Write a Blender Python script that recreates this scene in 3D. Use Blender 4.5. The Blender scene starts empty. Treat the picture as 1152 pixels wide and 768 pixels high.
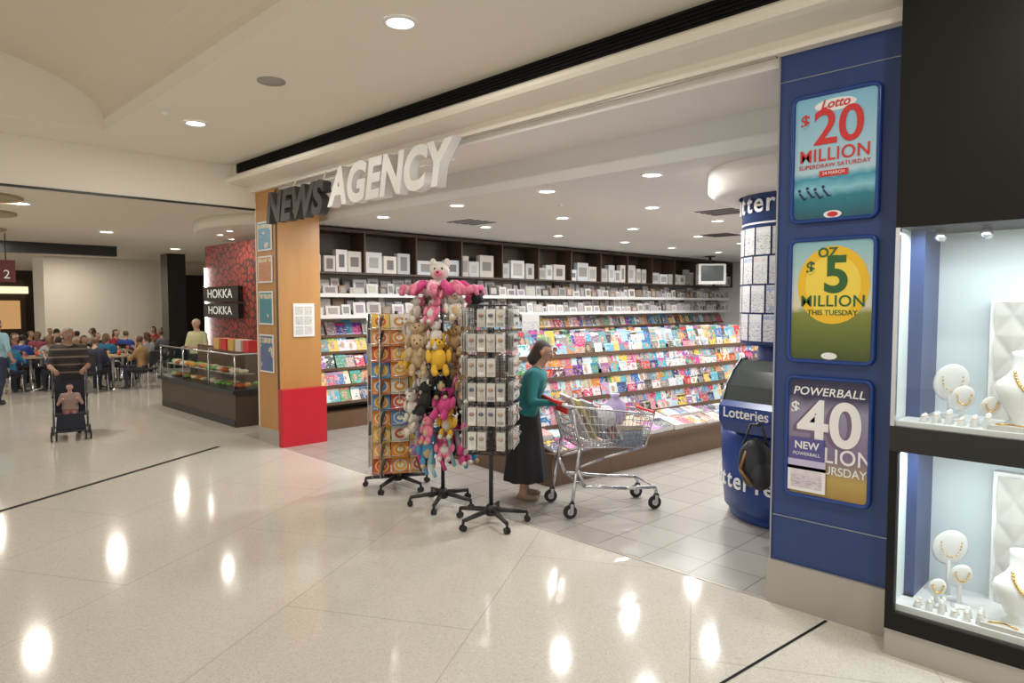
import bpy, math, random
from math import sin, cos, pi, radians, sqrt, atan2
from mathutils import Vector, Matrix
R = random.Random(7)

# ---------------------------------------------------------------- materials
def P(name, col, rough=0.5, metal=0.0, emit=None, es=0.0, spec=0.5, coat=0.0):
    m = bpy.data.materials.new(name); m.use_nodes = True
    b = m.node_tree.nodes['Principled BSDF']
    b.inputs['Base Color'].default_value = (*col, 1)
    b.inputs['Roughness'].default_value = rough
    b.inputs['Metallic'].default_value = metal
    b.inputs['Specular IOR Level'].default_value = spec
    b.inputs['Coat Weight'].default_value = coat
    if emit:
        b.inputs['Emission Color'].default_value = (*emit, 1)
        b.inputs['Emission Strength'].default_value = es
    return m

def N(m, t, **kw):
    n = m.node_tree.nodes.new(t)
    for k, v in kw.items(): setattr(n, k, v)
    return n
def L(m, a, b): m.node_tree.links.new(a, b)
def mixc(m, fac, a, b):
    n = N(m, 'ShaderNodeMix', data_type='RGBA')
    for sock, val in ((n.inputs[0], fac), (n.inputs[6], a), (n.inputs[7], b)):
        if hasattr(val, 'links'): L(m, val, sock)
        elif isinstance(val, (int, float)): sock.default_value = val
        else: sock.default_value = (*val, 1)
    return n.outputs[2]
def mth(m, op, a, b=0.0):
    n = N(m, 'ShaderNodeMath', operation=op)
    for i, val in enumerate((a, b)):
        if hasattr(val, 'links'): L(m, val, n.inputs[i])
        else: n.inputs[i].default_value = val
    return n.outputs[0]

def noisy(name, c1, c2, scale=5, rough=0.5, stretch=(1, 1, 1), metal=0):
    m = P(name, c1, rough, metal)
    tc = N(m, 'ShaderNodeTexCoord'); mp = N(m, 'ShaderNodeMapping'); mp.inputs['Scale'].default_value = stretch
    no = N(m, 'ShaderNodeTexNoise'); no.inputs['Scale'].default_value = scale; no.inputs['Detail'].default_value = 6
    L(m, tc.outputs['Object'], mp.inputs[0]); L(m, mp.outputs[0], no.inputs['Vector'])
    L(m, mixc(m, no.outputs['Fac'], c1, c2), m.node_tree.nodes['Principled BSDF'].inputs['Base Color'])
    return m

def terrazzo():
    m = P('terrazzo', (0.6, 0.56, 0.48), 0.10, spec=0.33)
    bs = m.node_tree.nodes['Principled BSDF']
    tc = N(m, 'ShaderNodeTexCoord')
    vo = N(m, 'ShaderNodeTexVoronoi'); vo.inputs['Scale'].default_value = 130
    L(m, tc.outputs['Object'], vo.inputs['Vector'])
    sp = N(m, 'ShaderNodeSeparateColor'); L(m, vo.outputs['Color'], sp.inputs[0])
    dark = mth(m, 'GREATER_THAN', sp.outputs[0], 0.86)
    lite = mth(m, 'GREATER_THAN', sp.outputs[1], 0.8)
    no = N(m, 'ShaderNodeTexNoise'); no.inputs['Scale'].default_value = 0.7; no.inputs['Detail'].default_value = 5
    L(m, tc.outputs['Object'], no.inputs['Vector'])
    base = mixc(m, no.outputs['Fac'], (0.57, 0.535, 0.47), (0.63, 0.60, 0.54))
    c = mixc(m, mth(m, 'MULTIPLY', dark, 0.3), base, (0.34, 0.30, 0.25))
    c = mixc(m, mth(m, 'MULTIPLY', lite, 0.3), c, (0.76, 0.74, 0.69))
    mp = N(m, 'ShaderNodeMapping'); mp.inputs['Rotation'].default_value = (0, 0, radians(60))
    L(m, tc.outputs['Object'], mp.inputs[0])
    br = N(m, 'ShaderNodeTexBrick'); br.inputs['Scale'].default_value = 1
    br.inputs['Brick Width'].default_value = 2.4; br.inputs['Row Height'].default_value = 1.2
    br.inputs['Mortar Size'].default_value = 0.0045; br.inputs['Mortar Smooth'].default_value = 0.2
    L(m, mp.outputs[0], br.inputs['Vector'])
    c = mixc(m, mth(m, 'MULTIPLY', br.outputs['Fac'], 0.4), c, (0.25, 0.22, 0.17))
    L(m, c, bs.inputs['Base Color'])
    return m

def tiles():
    m = P('grey_tile', (0.4, 0.38, 0.34), 0.25)
    tc = N(m, 'ShaderNodeTexCoord')
    br = N(m, 'ShaderNodeTexBrick'); br.offset = 0.0
    br.inputs['Scale'].default_value = 1; br.inputs['Brick Width'].default_value = 0.4; br.inputs['Row Height'].default_value = 0.4
    br.inputs['Mortar Size'].default_value = 0.004
    br.inputs['Color1'].default_value = (0.36, 0.34, 0.31, 1); br.inputs['Color2'].default_value = (0.41, 0.39, 0.355, 1)
    br.inputs['Mortar'].default_value = (0.18, 0.17, 0.16, 1)
    L(m, tc.outputs['Object'], br.inputs['Vector'])
    L(m, br.outputs['Color'], m.node_tree.nodes['Principled BSDF'].inputs['Base Color'])
    return m

def covers(name='magazine_cover', blob=True):
    m = P(name, (0.5, 0.5, 0.5), 0.35)
    bs = m.node_tree.nodes['Principled BSDF']
    a = N(m, 'ShaderNodeAttribute', attribute_name='Col'); b = N(m, 'ShaderNodeAttribute', attribute_name='Col2')
    uv = N(m, 'ShaderNodeUVMap'); uv.uv_map = 'UV'
    sp = N(m, 'ShaderNodeSeparateXYZ'); L(m, uv.outputs[0], sp.inputs[0])
    vs = N(m, 'ShaderNodeVectorMath', operation='SCALE'); L(m, a.outputs['Color'], vs.inputs[0]); vs.inputs['Scale'].default_value = 23
    va = N(m, 'ShaderNodeVectorMath', operation='ADD'); L(m, uv.outputs[0], va.inputs[0]); L(m, vs.outputs[0], va.inputs[1])
    no = N(m, 'ShaderNodeTexNoise'); no.inputs['Scale'].default_value = 2.6; no.inputs['Detail'].default_value = 3
    L(m, va.outputs[0], no.inputs['Vector'])
    c = mixc(m, mth(m, 'GREATER_THAN', no.outputs['Fac'], 0.58 if blob else .63), a.outputs['Color'], b.outputs['Color'])
    if blob:
        spv = N(m, 'ShaderNodeSeparateXYZ'); L(m, vs.outputs[0], spv.inputs[0])
        ox = mth(m, 'MULTIPLY', mth(m, 'FRACT', spv.outputs[0]), .4)
        dx = mth(m, 'SUBTRACT', sp.outputs[0], mth(m, 'ADD', ox, .3)); dy = mth(m, 'SUBTRACT', sp.outputs[1], 0.5)
        d = mth(m, 'ADD', mth(m, 'MULTIPLY', dx, dx), mth(m, 'MULTIPLY', mth(m, 'MULTIPLY', dy, dy), 0.6))
        lim = mth(m, 'MULTIPLY', mth(m, 'FRACT', spv.outputs[1]), .06)
        c = mixc(m, mth(m, 'LESS_THAN', mth(m, 'ADD', d, mth(m, 'MULTIPLY', no.outputs['Fac'], 0.03)), lim), c, (0.45, 0.28, 0.20))
    mp = N(m, 'ShaderNodeMapping'); mp.inputs['Scale'].default_value = (9, 2.5, 1); L(m, va.outputs[0], mp.inputs[0])
    n2 = N(m, 'ShaderNodeTexNoise'); n2.inputs['Scale'].default_value = 1.6; L(m, mp.outputs[0], n2.inputs['Vector'])
    tm = mth(m, 'MULTIPLY', mth(m, 'GREATER_THAN', sp.outputs[1], 0.80), mth(m, 'LESS_THAN', sp.outputs[1], 0.95))
    tm = mth(m, 'MULTIPLY', tm, mth(m, 'GREATER_THAN', n2.outputs['Fac'], 0.44))
    c = mixc(m, tm, c, b.outputs['Color'])
    mp3 = N(m, 'ShaderNodeMapping'); mp3.inputs['Scale'].default_value = (5, 14, 1) if blob else (4, 26, 1); L(m, va.outputs[0], mp3.inputs[0])
    n3 = N(m, 'ShaderNodeTexNoise'); n3.inputs['Scale'].default_value = 1.5; L(m, mp3.outputs[0], n3.inputs['Vector'])
    lm = mth(m, 'MULTIPLY', mth(m, 'LESS_THAN', sp.outputs[1], 0.7), mth(m, 'GREATER_THAN', n3.outputs['Fac'], 0.61 if blob else .56))
    c = mixc(m, mth(m, 'MULTIPLY', lm, 1.0 if blob else .6), c, (0.7, 0.7, 0.68) if blob else (.16, .17, .25))
    L(m, c, bs.inputs['Base Color'])
    return m

def glassm():
    m = bpy.data.materials.new('clear_glass'); m.use_nodes = True
    nt = m.node_tree; nt.nodes.clear()
    o = N(m, 'ShaderNodeOutputMaterial'); t = N(m, 'ShaderNodeBsdfTransparent'); g = N(m, 'ShaderNodeBsdfGlossy')
    g.inputs['Roughness'].default_value = 0.02; mx = N(m, 'ShaderNodeMixShader'); mx.inputs[0].default_value = 0.05
    t.inputs['Color'].default_value = (0.97, 0.99, 0.985, 1)
    L(m, t.outputs[0], mx.inputs[1]); L(m, g.outputs[0], mx.inputs[2]); L(m, mx.outputs[0], o.inputs[0])
    return m

def attrmat(name, rough=0.6):
    m = P(name, (0.5, 0.5, 0.5), rough)
    a = N(m, 'ShaderNodeAttribute', attribute_name='Col')
    L(m, a.outputs['Color'], m.node_tree.nodes['Principled BSDF'].inputs['Base Color'])
    return m

def gradz(name, stops, z0, z1, rough=0.3):
    m = P(name, stops[0][1], rough)
    tc = N(m, 'ShaderNodeTexCoord'); sp = N(m, 'ShaderNodeSeparateXYZ'); L(m, tc.outputs['Object'], sp.inputs[0])
    mr = N(m, 'ShaderNodeMapRange'); mr.inputs['From Min'].default_value = z0; mr.inputs['From Max'].default_value = z1
    no = N(m, 'ShaderNodeTexNoise'); no.inputs['Scale'].default_value = 14; L(m, tc.outputs['Object'], no.inputs['Vector'])
    zz = mth(m, 'ADD', sp.outputs[2], mth(m, 'MULTIPLY', mth(m, 'SUBTRACT', no.outputs['Fac'], 0.5), 0.05))
    L(m, zz, mr.inputs['Value'])
    cr = N(m, 'ShaderNodeValToRGB'); el = cr.color_ramp.elements
    while len(el) < len(stops): el.new(0.5)
    for e, (p, c) in zip(el, stops): e.position = p; e.color = (*c, 1)
    L(m, mr.outputs[0], cr.inputs[0]); L(m, cr.outputs[0], m.node_tree.nodes['Principled BSDF'].inputs['Base Color'])
    return m

M_floor = terrazzo(); M_tile = tiles(); M_cov = covers(); M_leaf = covers('leaflet_print', False); M_glass = glassm(); M_attr = attrmat('painted_goods'); M_plush = attrmat('plush_fabric', 0.95)
M_cream = P('cream_plaster', (0.80, 0.75, 0.65), 0.7)
M_vault = P('beige_plaster', (0.70, 0.62, 0.50), 0.7)
M_white = P('white_plaster', (0.80, 0.78, 0.75), 0.7)
M_gceil = P('shop_ceiling_paint', (0.68, 0.68, 0.66), 0.7)
M_black = P('black_gloss', (0.012, 0.011, 0.011), 0.15)
M_blackm = P('black_satin', (0.010, 0.009, 0.008), 0.5, spec=.2)
M_dark = P('dark_metal', (0.02, 0.02, 0.022), 0.4)
M_slot = P('vent_black', (0.006, 0.006, 0.006), 0.7, spec=.2)
M_blue = P('royal_blue_panel', (0.020, 0.050, 0.175), 0.4)
M_blue2 = P('bright_blue', (0.012, 0.05, 0.24), 0.3)
M_steel = P('brushed_steel', (0.43, 0.40, 0.36), 0.35, 0.2)
M_chrome = P('chrome', (0.6, 0.6, 0.62), 0.25, 0.9)
M_wood = noisy('oak_veneer', (0.42, 0.205, 0.06), (0.54, 0.28, 0.09), 6, 0.4, (1, 1, 0.12))
M_dwood = noisy('walnut_wood', (0.045, 0.028, 0.018), (0.085, 0.05, 0.03), 8, 0.45, (1, 1, 8))
M_mwood = noisy('brown_laminate', (0.10, 0.055, 0.032), (0.17, 0.098, 0.055), 6, 0.4, (8, 1, 1))
M_red = P('red_laminate', (0.52, 0.012, 0.028), 0.4)
M_redp = P('red_plastic', (0.6, 0.02, 0.02), 0.35)
M_lamp = P('lamp_lens', (1, 1, 1), 0.4, emit=(1, 0.97, 0.92), es=12)
M_ring = P('lamp_trim_white', (0.8, 0.8, 0.78), 0.5)
M_wht = P('white_gloss', (0.80, 0.80, 0.79), 0.3)
M_signw = P('sign_white', (0.78, 0.77, 0.75), 0.4)
M_signk = P('sign_charcoal', (0.04, 0.038, 0.036), 0.4)
M_rubber = P('rubber', (0.02, 0.02, 0.02), 0.6)
M_gold = P('gold', (0.8, 0.5, 0.15), 0.25, 1.0)
M_jwall = P('pale_blue_lining', (0.70, 0.78, 0.80), 0.6)
M_jpad = P('cream_leather', (0.56, 0.54, 0.50), 0.4)
M_slat = P('beige_slatwall', (0.4, 0.38, 0.35), 0.6)
M_screen = P('tv_screen', (0.05, 0.06, 0.06), 0.15)
def flat(name, c, r=0.5): return P(name, c, r)

# ---------------------------------------------------------------- mesh builder
class MB:
    def __init__(s): s.v = []; s.f = []; s.m = []; s.c = []; s.c2 = []; s.u = []; s.sm = []; s.mats = []
    def mi(s, mat):
        if mat not in s.mats: s.mats.append(mat)
        return s.mats.index(mat)
    def face(s, pts, mat, col=(.5, .5, .5), col2=(.5, .5, .5), uv=None, smooth=False):
        i = len(s.v); s.v += [tuple(p) for p in pts]; s.f.append(tuple(range(i, i + len(pts))))
        s.add(mat, col, col2, uv or [(0, 0), (1, 0), (1, 1), (0, 1)][:len(pts)] + [(0, 0)] * max(0, len(pts) - 4), smooth)
    def add(s, mat, col, col2, uv, smooth):
        s.m.append(s.mi(mat)); s.c.append(col); s.c2.append(col2); s.u.append(uv); s.sm.append(smooth)
    def grid(s, rows, mat, col=(.5, .5, .5), closed=True, caps=True, smooth=True):
        base = len(s.v); n = len(rows[0])
        for r in rows: s.v += [tuple(p) for p in r]
        for j in range(len(rows) - 1):
            for i in range(n if closed else n - 1):
                k = (i + 1) % n
                s.f.append((base + j * n + i, base + j * n + k, base + (j + 1) * n + k, base + (j + 1) * n + i))
                s.add(mat, col, col, [(i / n, j / len(rows)), ((i + 1) / n, j / len(rows)), ((i + 1) / n, (j + 1) / len(rows)), (i / n, (j + 1) / len(rows))], smooth)
        if caps:
            s.f.append(tuple(base + i for i in range(n))[::-1]); s.add(mat, col, col, [(0, 0)] * n, False)
            e = base + (len(rows) - 1) * n
            s.f.append(tuple(e + i for i in range(n))); s.add(mat, col, col, [(0, 0)] * n, False)
    def box(s, c, d, mat, col=(.5, .5, .5), rz=0, rx=0, ry=0, front=None):
        M = Matrix.Translation(c) @ Matrix.Rotation(rz, 4, 'Z') @ Matrix.Rotation(ry, 4, 'Y') @ Matrix.Rotation(rx, 4, 'X')
        x, y, z = d[0] / 2, d[1] / 2, d[2] / 2
        p = [M @ Vector(q) for q in ((-x, -y, -z), (x, -y, -z), (x, y, -z), (-x, y, -z), (-x, -y, z), (x, -y, z), (x, y, z), (-x, y, z))]
        for k, q in enumerate(((0, 1, 5, 4), (1, 2, 6, 5), (2, 3, 7, 6), (3, 0, 4, 7), (4, 5, 6, 7), (3, 2, 1, 0))):
            s.face([p[i] for i in q], front[0] if (front and k == 0) else mat, front[1] if (front and k == 0) else col, front[2] if (front and k == 0) else col)
    def b2(s, a, b, mat, col=(.5, .5, .5)):
        s.box([(a[i] + b[i]) / 2 for i in range(3)], [abs(b[i] - a[i]) for i in range(3)], mat, col)
    def tube(s, p, q, r1, mat, r2=None, n=8, col=(.5, .5, .5)):
        p = Vector(p); q = Vector(q); r2 = r1 if r2 is None else r2
        d = (q - p)
        if d.length < 1e-6: return
        d.normalize(); a = d.orthogonal().normalized(); b = d.cross(a)
        s.grid([[c + (a * cos(2 * pi * i / n) + b * sin(2 * pi * i / n)) * r for i in range(n)] for c, r in ((p, r1), (q, r2))], mat, col)
    def path(s, pts, r, mat, n=8, col=(.5, .5, .5)):
        for a, b in zip(pts, pts[1:]): s.tube(a, b, r, mat, n=n, col=col)
        if r > 0.008:
            for a in pts[1:-1]: s.ell(a, (r, r, r), mat, col=col, nu=n, nv=5)
    def ell(s, c, r, mat, col=(.5, .5, .5), nu=12, nv=8, M=None):
        rows = []
        for j in range(nv + 1):
            th = -pi / 2 + pi * j / nv; th = max(-pi / 2 + .02, min(pi / 2 - .02, th)); row = []
            for i in range(nu):
                v = Vector((r[0] * cos(th) * cos(2 * pi * i / nu), r[1] * cos(th) * sin(2 * pi * i / nu), r[2] * sin(th)))
                if M: v = M @ v
                row.append(v + Vector(c))
            rows.append(row)
        s.grid(rows, mat, col)
    def lathe(s, c, prof, mat, n=32, col=(.5, .5, .5), a0=0, a1=2 * pi, sx=1, sy=1, caps=True, smooth=True):
        full = abs(a1 - a0 - 2 * pi) < 1e-4
        cnt = n if full else n + 1
        s.grid([[(c[0] + r * sx * cos(a0 + (a1 - a0) * i / n), c[1] + r * sy * sin(a0 + (a1 - a0) * i / n), c[2] + z) for i in range(cnt)] for r, z in prof], mat, col, closed=full, caps=caps and full, smooth=smooth)
    def build(s, name, loc=(0, 0, 0), rz=0, parent=None, bevel=0):
        me = bpy.data.meshes.new(name); me.from_pydata(s.v, [], s.f)
        for m in s.mats: me.materials.append(m)
        me.polygons.foreach_set('material_index', s.m); me.polygons.foreach_set('use_smooth', s.sm)
        uvl = me.uv_layers.new(name='UV'); ca = me.color_attributes.new('Col', 'FLOAT_COLOR', 'CORNER'); cb = me.color_attributes.new('Col2', 'FLOAT_COLOR', 'CORNER')
        U = []; A = []; B = []
        for f, u, c, c2 in zip(s.f, s.u, s.c, s.c2):
            for k in range(len(f)):
                U += u[k]; A += (*c, 1.0); B += (*c2, 1.0)
        uvl.data.foreach_set('uv', U); ca.data.foreach_set('color', A); cb.data.foreach_set('color', B)
        me.update()
        o = bpy.data.objects.new(name, me); bpy.context.collection.objects.link(o)
        o.location = loc; o.rotation_euler = (0, 0, rz)
        if parent: o.parent = parent
        if bevel:
            bv = o.modifiers.new('bevel', 'BEVEL'); bv.width = bevel; bv.segments = 2; bv.limit_method = 'ANGLE'
        return o

def empty(name, loc=(0, 0, 0), rz=0):
    e = bpy.data.objects.new(name, None); bpy.context.collection.objects.link(e); e.location = loc; e.rotation_euler = (0, 0, rz); e.empty_display_size = 0.1
    return e
def text(body, size, loc, mat, name='lettering', rot=(pi / 2, 0, 0), ext=0.001, parent=None, off=0.0, sx=1.0, shear=0, align='CENTER', spacing=1.0):
    cu = bpy.data.curves.new(name, 'FONT'); cu.body = body; cu.size = size; cu.extrude = ext; cu.offset = off; cu.align_x = align; cu.shear = shear; cu.space_character = spacing
    cu.align_y = 'CENTER'
    cu.materials.append(mat)
    o = bpy.data.objects.new(name, cu); bpy.context.collection.objects.link(o); o.location = loc; o.rotation_euler = rot; o.scale = (sx, 1, 1)
    if parent: o.parent = parent
    return o
def slab(name, a, b, mat, bevel=0):
    mb = MB(); mb.b2(a, b, mat); return mb.build(name, bevel=bevel)

# ---------------------------------------------------------------- room shell
SF = 4.09   # storefront plane
mb = MB(); mb.b2((-36, -9, -0.1), (4, SF, 0), M_floor); mb.b2((-36, SF, -0.1), (-9.5, 20, 0), M_floor); mb.build('floor')
slab('shop_floor', (-9.5, SF, -0.1), (4, 20, 0.0), M_tile)
mb = MB()
def strip(a, b, w, z=0.002):
    a = Vector((*a, 0)); b = Vector((*b, 0)); d = (b - a).normalized(); n = Vector((-d.y, d.x, 0)) * w / 2
    mb.face([a - n + Vector((0, 0, z)), b - n + Vector((0, 0, z)), b + n + Vector((0, 0, z)), a + n + Vector((0, 0, z))], M_slot)
strip((-6.6, -0.55), (-8.92, 3.53), 0.06); strip((-1.457, 4.06), (-1.62, 2.5), 0.018)
mb.build('trim_floor_inlay')
slab('trim_threshold', (-8.2, SF - 0.015, 0), (-1.83, SF + 0.015, 0.003), M_steel)

CZ = 3.65
slab('ceiling_band', (-8.94, 2.1, CZ), (4, 3.8, CZ + 0.12), M_cream)
slab('ceiling_end_strip', (-8.94, -6, CZ), (-8.1, 2.1, CZ + 0.12), M_cream)
mb = MB()
rows = []
for k in range(33):
    a = pi * k / 32
    t = -0.3 + 2.4 * cos(a); z = CZ + 0.12 + 0.62 * sin(a)
    rows.append([(-8.1, t, z), (4, t, z)])
for a, b in zip(rows, rows[1:]): mb.face([a[0], a[1], b[1], b[0]], M_vault, smooth=True)
mb.face([r[0] for r in rows], M_cream)
mb.build('ceiling_vault')
slab('ceiling_near_band', (-8.1, -6, CZ), (4, -2.7, CZ + 0.12), M_cream)
slab('wall_header_foodcourt', (-9.15, -6, 3.12), (-8.94, 4.4, CZ + 0.1), M_cream)
slab('trim_header_edge', (-9.0, -6, 3.10), (-8.93, 4.09, 3.12), M_dark)
mb = MB()
prof = [(3.80, 3.52), (3.74, 3.505), (3.70, 3.475), (3.695, 3.445), (3.72, 3.42), (3.78, 3.41), (4.02, 3.40), (4.03, 3.33), (4.13, 3.33), (4.13, 3.75), (3.80, 3.75)]
rr = [[(-8.96, t, z) for t, z in prof], [(4, t, z) for t, z in prof]]
for i in range(len(prof)):
    k = (i + 1) % len(prof); mb.face([rr[0][i], rr[1][i], rr[1][k], rr[0][k]], M_cream, smooth=i < 6)
mb.face(rr[0], M_cream)
mb.build('wall_bulkhead_front')
mb = MB(); mb.b2((-8.8, 3.785, 3.53), (4, 3.80, CZ), M_slot)
for k in range(4): mb.b2((-8.8, 3.77, 3.545 + k * 0.026), (4, 3.785, 3.551 + k * 0.026), M_slot)
mb.build('air_vent_slot')
mb = MB(); mb.b2((-8.36, 4.05, 3.318), (-1.83, 4.07, 3.33), M_steel); mb.b2((-8.36, 4.075, 3.322), (-1.83, 4.085, 3.33), M_dark); mb.build('trim_shutter_track')
slab('ceiling_shop_entry', (-9.4, 4.13, 3.28), (4, 4.9, 3.36), M_white)
slab('ceiling_shop', (-9.4, 4.9, 3.0), (4, 18, 3.34), M_gceil)
slab('wall_left', (-9.55, 4.7, 0), (-9.42, 18, 3.4), M_white)
slab('wall_back', (-9.55, 18, 0), (4, 18.1, 3.4), M_white)
slab('wall_right', (-1.55, 4.75, 0), (-1.4, 18, 3.4), M_white)

slab('ceiling_foodcourt', (-36, -9, 3.3), (-9.15, 20, 3.4), M_cream)
slab('wall_foodcourt_far', (-36, -9, 0), (-35.9, 20, 3.4), P('far_brown', (0.06, 0.04, 0.03), 0.6))
slab('wall_foodcourt_back', (-36, 14, 0), (-9.6, 14.1, 3.4), P('far_dark', (0.05, 0.045, 0.04), 0.6))
mb = MB(); mb.lathe((-11.85, 6.95, 3.12), [(2.40, 0), (2.45, 0.02), (2.45, 0.18)], M_cream, 48); mb.build('ceiling_round_soffit')

def downlight(x, y, z, r=0.085, e=20, tint=(1, 0.96, 0.89), light=True):
    mb = MB(); mb.lathe((0, 0, 0), [(r + 0.025, -0.001), (r + 0.025, -0.012), (r, -0.014), (r, -0.004)], M_ring, 24, caps=False)
    mb.lathe((0, 0, 0), [(r, -0.005), (0.001, -0.004)], M_lamp, 24, caps=False)
    mb.build('ceiling_downlight', (x, y, z))
    if light:
        l = bpy.data.lights.new('downlight_lamp', 'AREA'); l.shape = 'DISK'; l.size = r * 2; l.energy = e; l.color = tint
        o = bpy.data.objects.new('downlight_lamp', l); bpy.context.collection.objects.link(o); o.location = (x, y, z - 0.016)
for s in (-7.1, -3.66, -0.3, 3.0): downlight(s, 2.65, CZ, e=27)
for s in (-6.5, -2.5): downlight(s, -3.6, CZ, e=40)
for j in range(7):
    for i, s in enumerate((-3.45, -4.7, -6.1, -7.6)):
        downlight(s + 0.1 * (j % 2), 5.2 + j * 1.75, 3.0, r=0.08, e=27 if (i + j) % 2 == 0 else 19, tint=(1, 0.985, 0.96), light=(j < 6))
for a in range(9):
    an = radians(150 + a * 24); downlight(-11.85 + 2.0 * cos(an), 6.95 + 2.0 * sin(an), 3.12, r=0.06, e=11, light=(a % 2 == 0))
for x, y in ((-12, 2), (-15, 0.5), (-15.5, 4), (-19, 2.5), (-19, 6.5), (-23, 5), (-24, 1), (-28, 6)):
    downlight(x, y, 3.3, r=0.12, e=38, tint=(1, 0.92, 0.80))
mb = MB(); mb.lathe((0, 0, 0), [(0.11, -0.001), (0.11, -0.01), (0.001, -0.012)], P('speaker_grille', (0.35, 0.34, 0.31), 0.8), 24, caps=False); mb.build('ceiling_speaker', (-5.35, 2.6, CZ))
mb = MB(); mb.lathe((0, 0, 0), [(0.03, -0.001), (0.03, -0.02), (0.015, -.03), (0.001, -0.03)], M_ring, 16, caps=False); sd0 = mb.build('smoke_detector', (-6.9, 2.3, CZ))
for p in ((-5.2, 6.0, 3.0), (-3.1, 7.9, 3.0)):
    o = bpy.data.objects.new('smoke_detector', sd0.data); bpy.context.collection.objects.link(o); o.location = p
mb = MB()
for k in range(4): mb.b2((-0.25, -0.25 + k * 0.14, -0.012), (0.25, -0.17 + k * 0.14, -0.001), M_dark)
mb.b2((-0.3, -0.3, -0.006), (0.3, 0.3, 0), M_ring)
v1 = mb.build('ceiling_air_vent', (-4.2, 7.9, 3.0))
for p in ((-5.6, 10.5, 3.0), (-7.2, 6.4, 3.0)):
    o = bpy.data.objects.new('ceiling_air_vent', v1.data); bpy.context.collection.objects.link(o); o.location = p
for p in ((-11.6, 1.35), (-13.6, 1.6), (-16.5, 1.9)):
    mb = MB(); mb.lathe((0, 0, 0), [(0.62, 0), (0.62, -0.03), (0.5, -0.035), (0.48, -0.005), (0.001, -0.004)], P('ring_recess', (0.4, 0.32, 0.22), 0.6), 36, caps=False)
    mb.lathe((0, 0, 0), [(0.3, -.006), (0.3, -0.03), (.001, -.03)], M_ring, 30, caps=False)
    mb.build('ceiling_light_ring', (p[0], p[1], 3.3))
slab('trim_foodcourt_bulkhead', (-19.6, -6, 3.05), (-19.3, 5.2, 3.3), M_dark)

# ---------------------------------------------------------------- oak column + red plinth
mb = MB(); mb.b2((-8.94, 4.09, 0.0), (-8.36, 4.70, 3.34), M_wood)
mb.b2((-8.945, 4.08, 0), (-8.36, 4.09, 0.2), M_steel)
mb.b2((-8.95, 4.082, 0.2), (-8.93, 4.10, 3.2), M_cream)
mb.b2((-8.372, 4.08, 0.2), (-8.352, 4.10, 3.3), M_dwood)
pc = [((.1, .35, .5), 2.55, 2.93), ((.6, .25, .1), 2.13, 2.48), ((.05, .25, .3), 1.58, 2.02), ((.1, .15, .3), 0.95, 1.45)]
for c, a, b in pc:
    mb.b2((-8.86, 4.07, a), (-8.46, 4.082, b), M_wht)
    mb.face([(-8.84, 4.068, a + .02), (-8.48, 4.068, a + .02), (-8.48, 4.068, b - .02), (-8.84, 4.068, b - .02)], M_leaf, c, (.7, .6, .4))
mb.b2((-8.36, 4.30, 1.42), (-8.345, 4.60, 1.86), M_wht)
for i in range(2):
    for j in range(3):
        y = 4.325 + i * .13; z = 1.45 + j * .13
        mb.face([(-8.343, y, z), (-8.343, y + .11, z), (-8.343, y + .11, z + .11), (-8.343, y, z + .11)], M_leaf, (.66 + .02 * i, .66, .64 - .02 * j), (.5, .5, .5))
mb.build('oak_pillar')
slab('red_plinth_box', (-8.345, 4.07, 0), (-8.23, 4.70, 0.745), M_red, bevel=0.006)

# ---------------------------------------------------------------- hanging sign
sg = empty('shop_sign', (0, 3.86, 0))
def signword(w, s0, s1, mat, zc, sz):
    o = text(w, sz, (0, 0, 0), mat, 'letters_' + w.lower(), ext=0.05, off=0.021, shear=0.22, align='LEFT', spacing=1.04)
    bpy.context.view_layer.update()
    d = o.dimensions.x
    o.scale = ((s1 - s0) / d, 1, 1); o.parent = sg
    bpy.context.view_layer.update()
    bb = [v[0] for v in o.bound_box]
    o.location = (s0 - min(bb) * o.scale[0], 0, zc)
    return o
signword('NEWS', -8.05, -6.68, M_signk, 2.99, .48)
signword('AGENCY', -6.60, -4.52, M_signw, 3.06, .52)
mb = MB()
mb.tube((-7.9, 0.07, 3.08), (-6.7, 0.07, 3.08), 0.012, M_dark); mb.tube((-6.6, 0.07, 3.12), (-4.65, 0.07, 3.12), 0.012, M_cream)
for x in (-7.7, -7.0): mb.tube((x, 0.07, 3.08), (x, 0.2, 3.41), 0.01, M_cream)
for x in (-6.2, -5.4, -4.75): mb.tube((x, 0.07, 3.12), (x, 0.2, 3.41), 0.01, M_cream)
mb.build('sign_rail', parent=sg)

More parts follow.
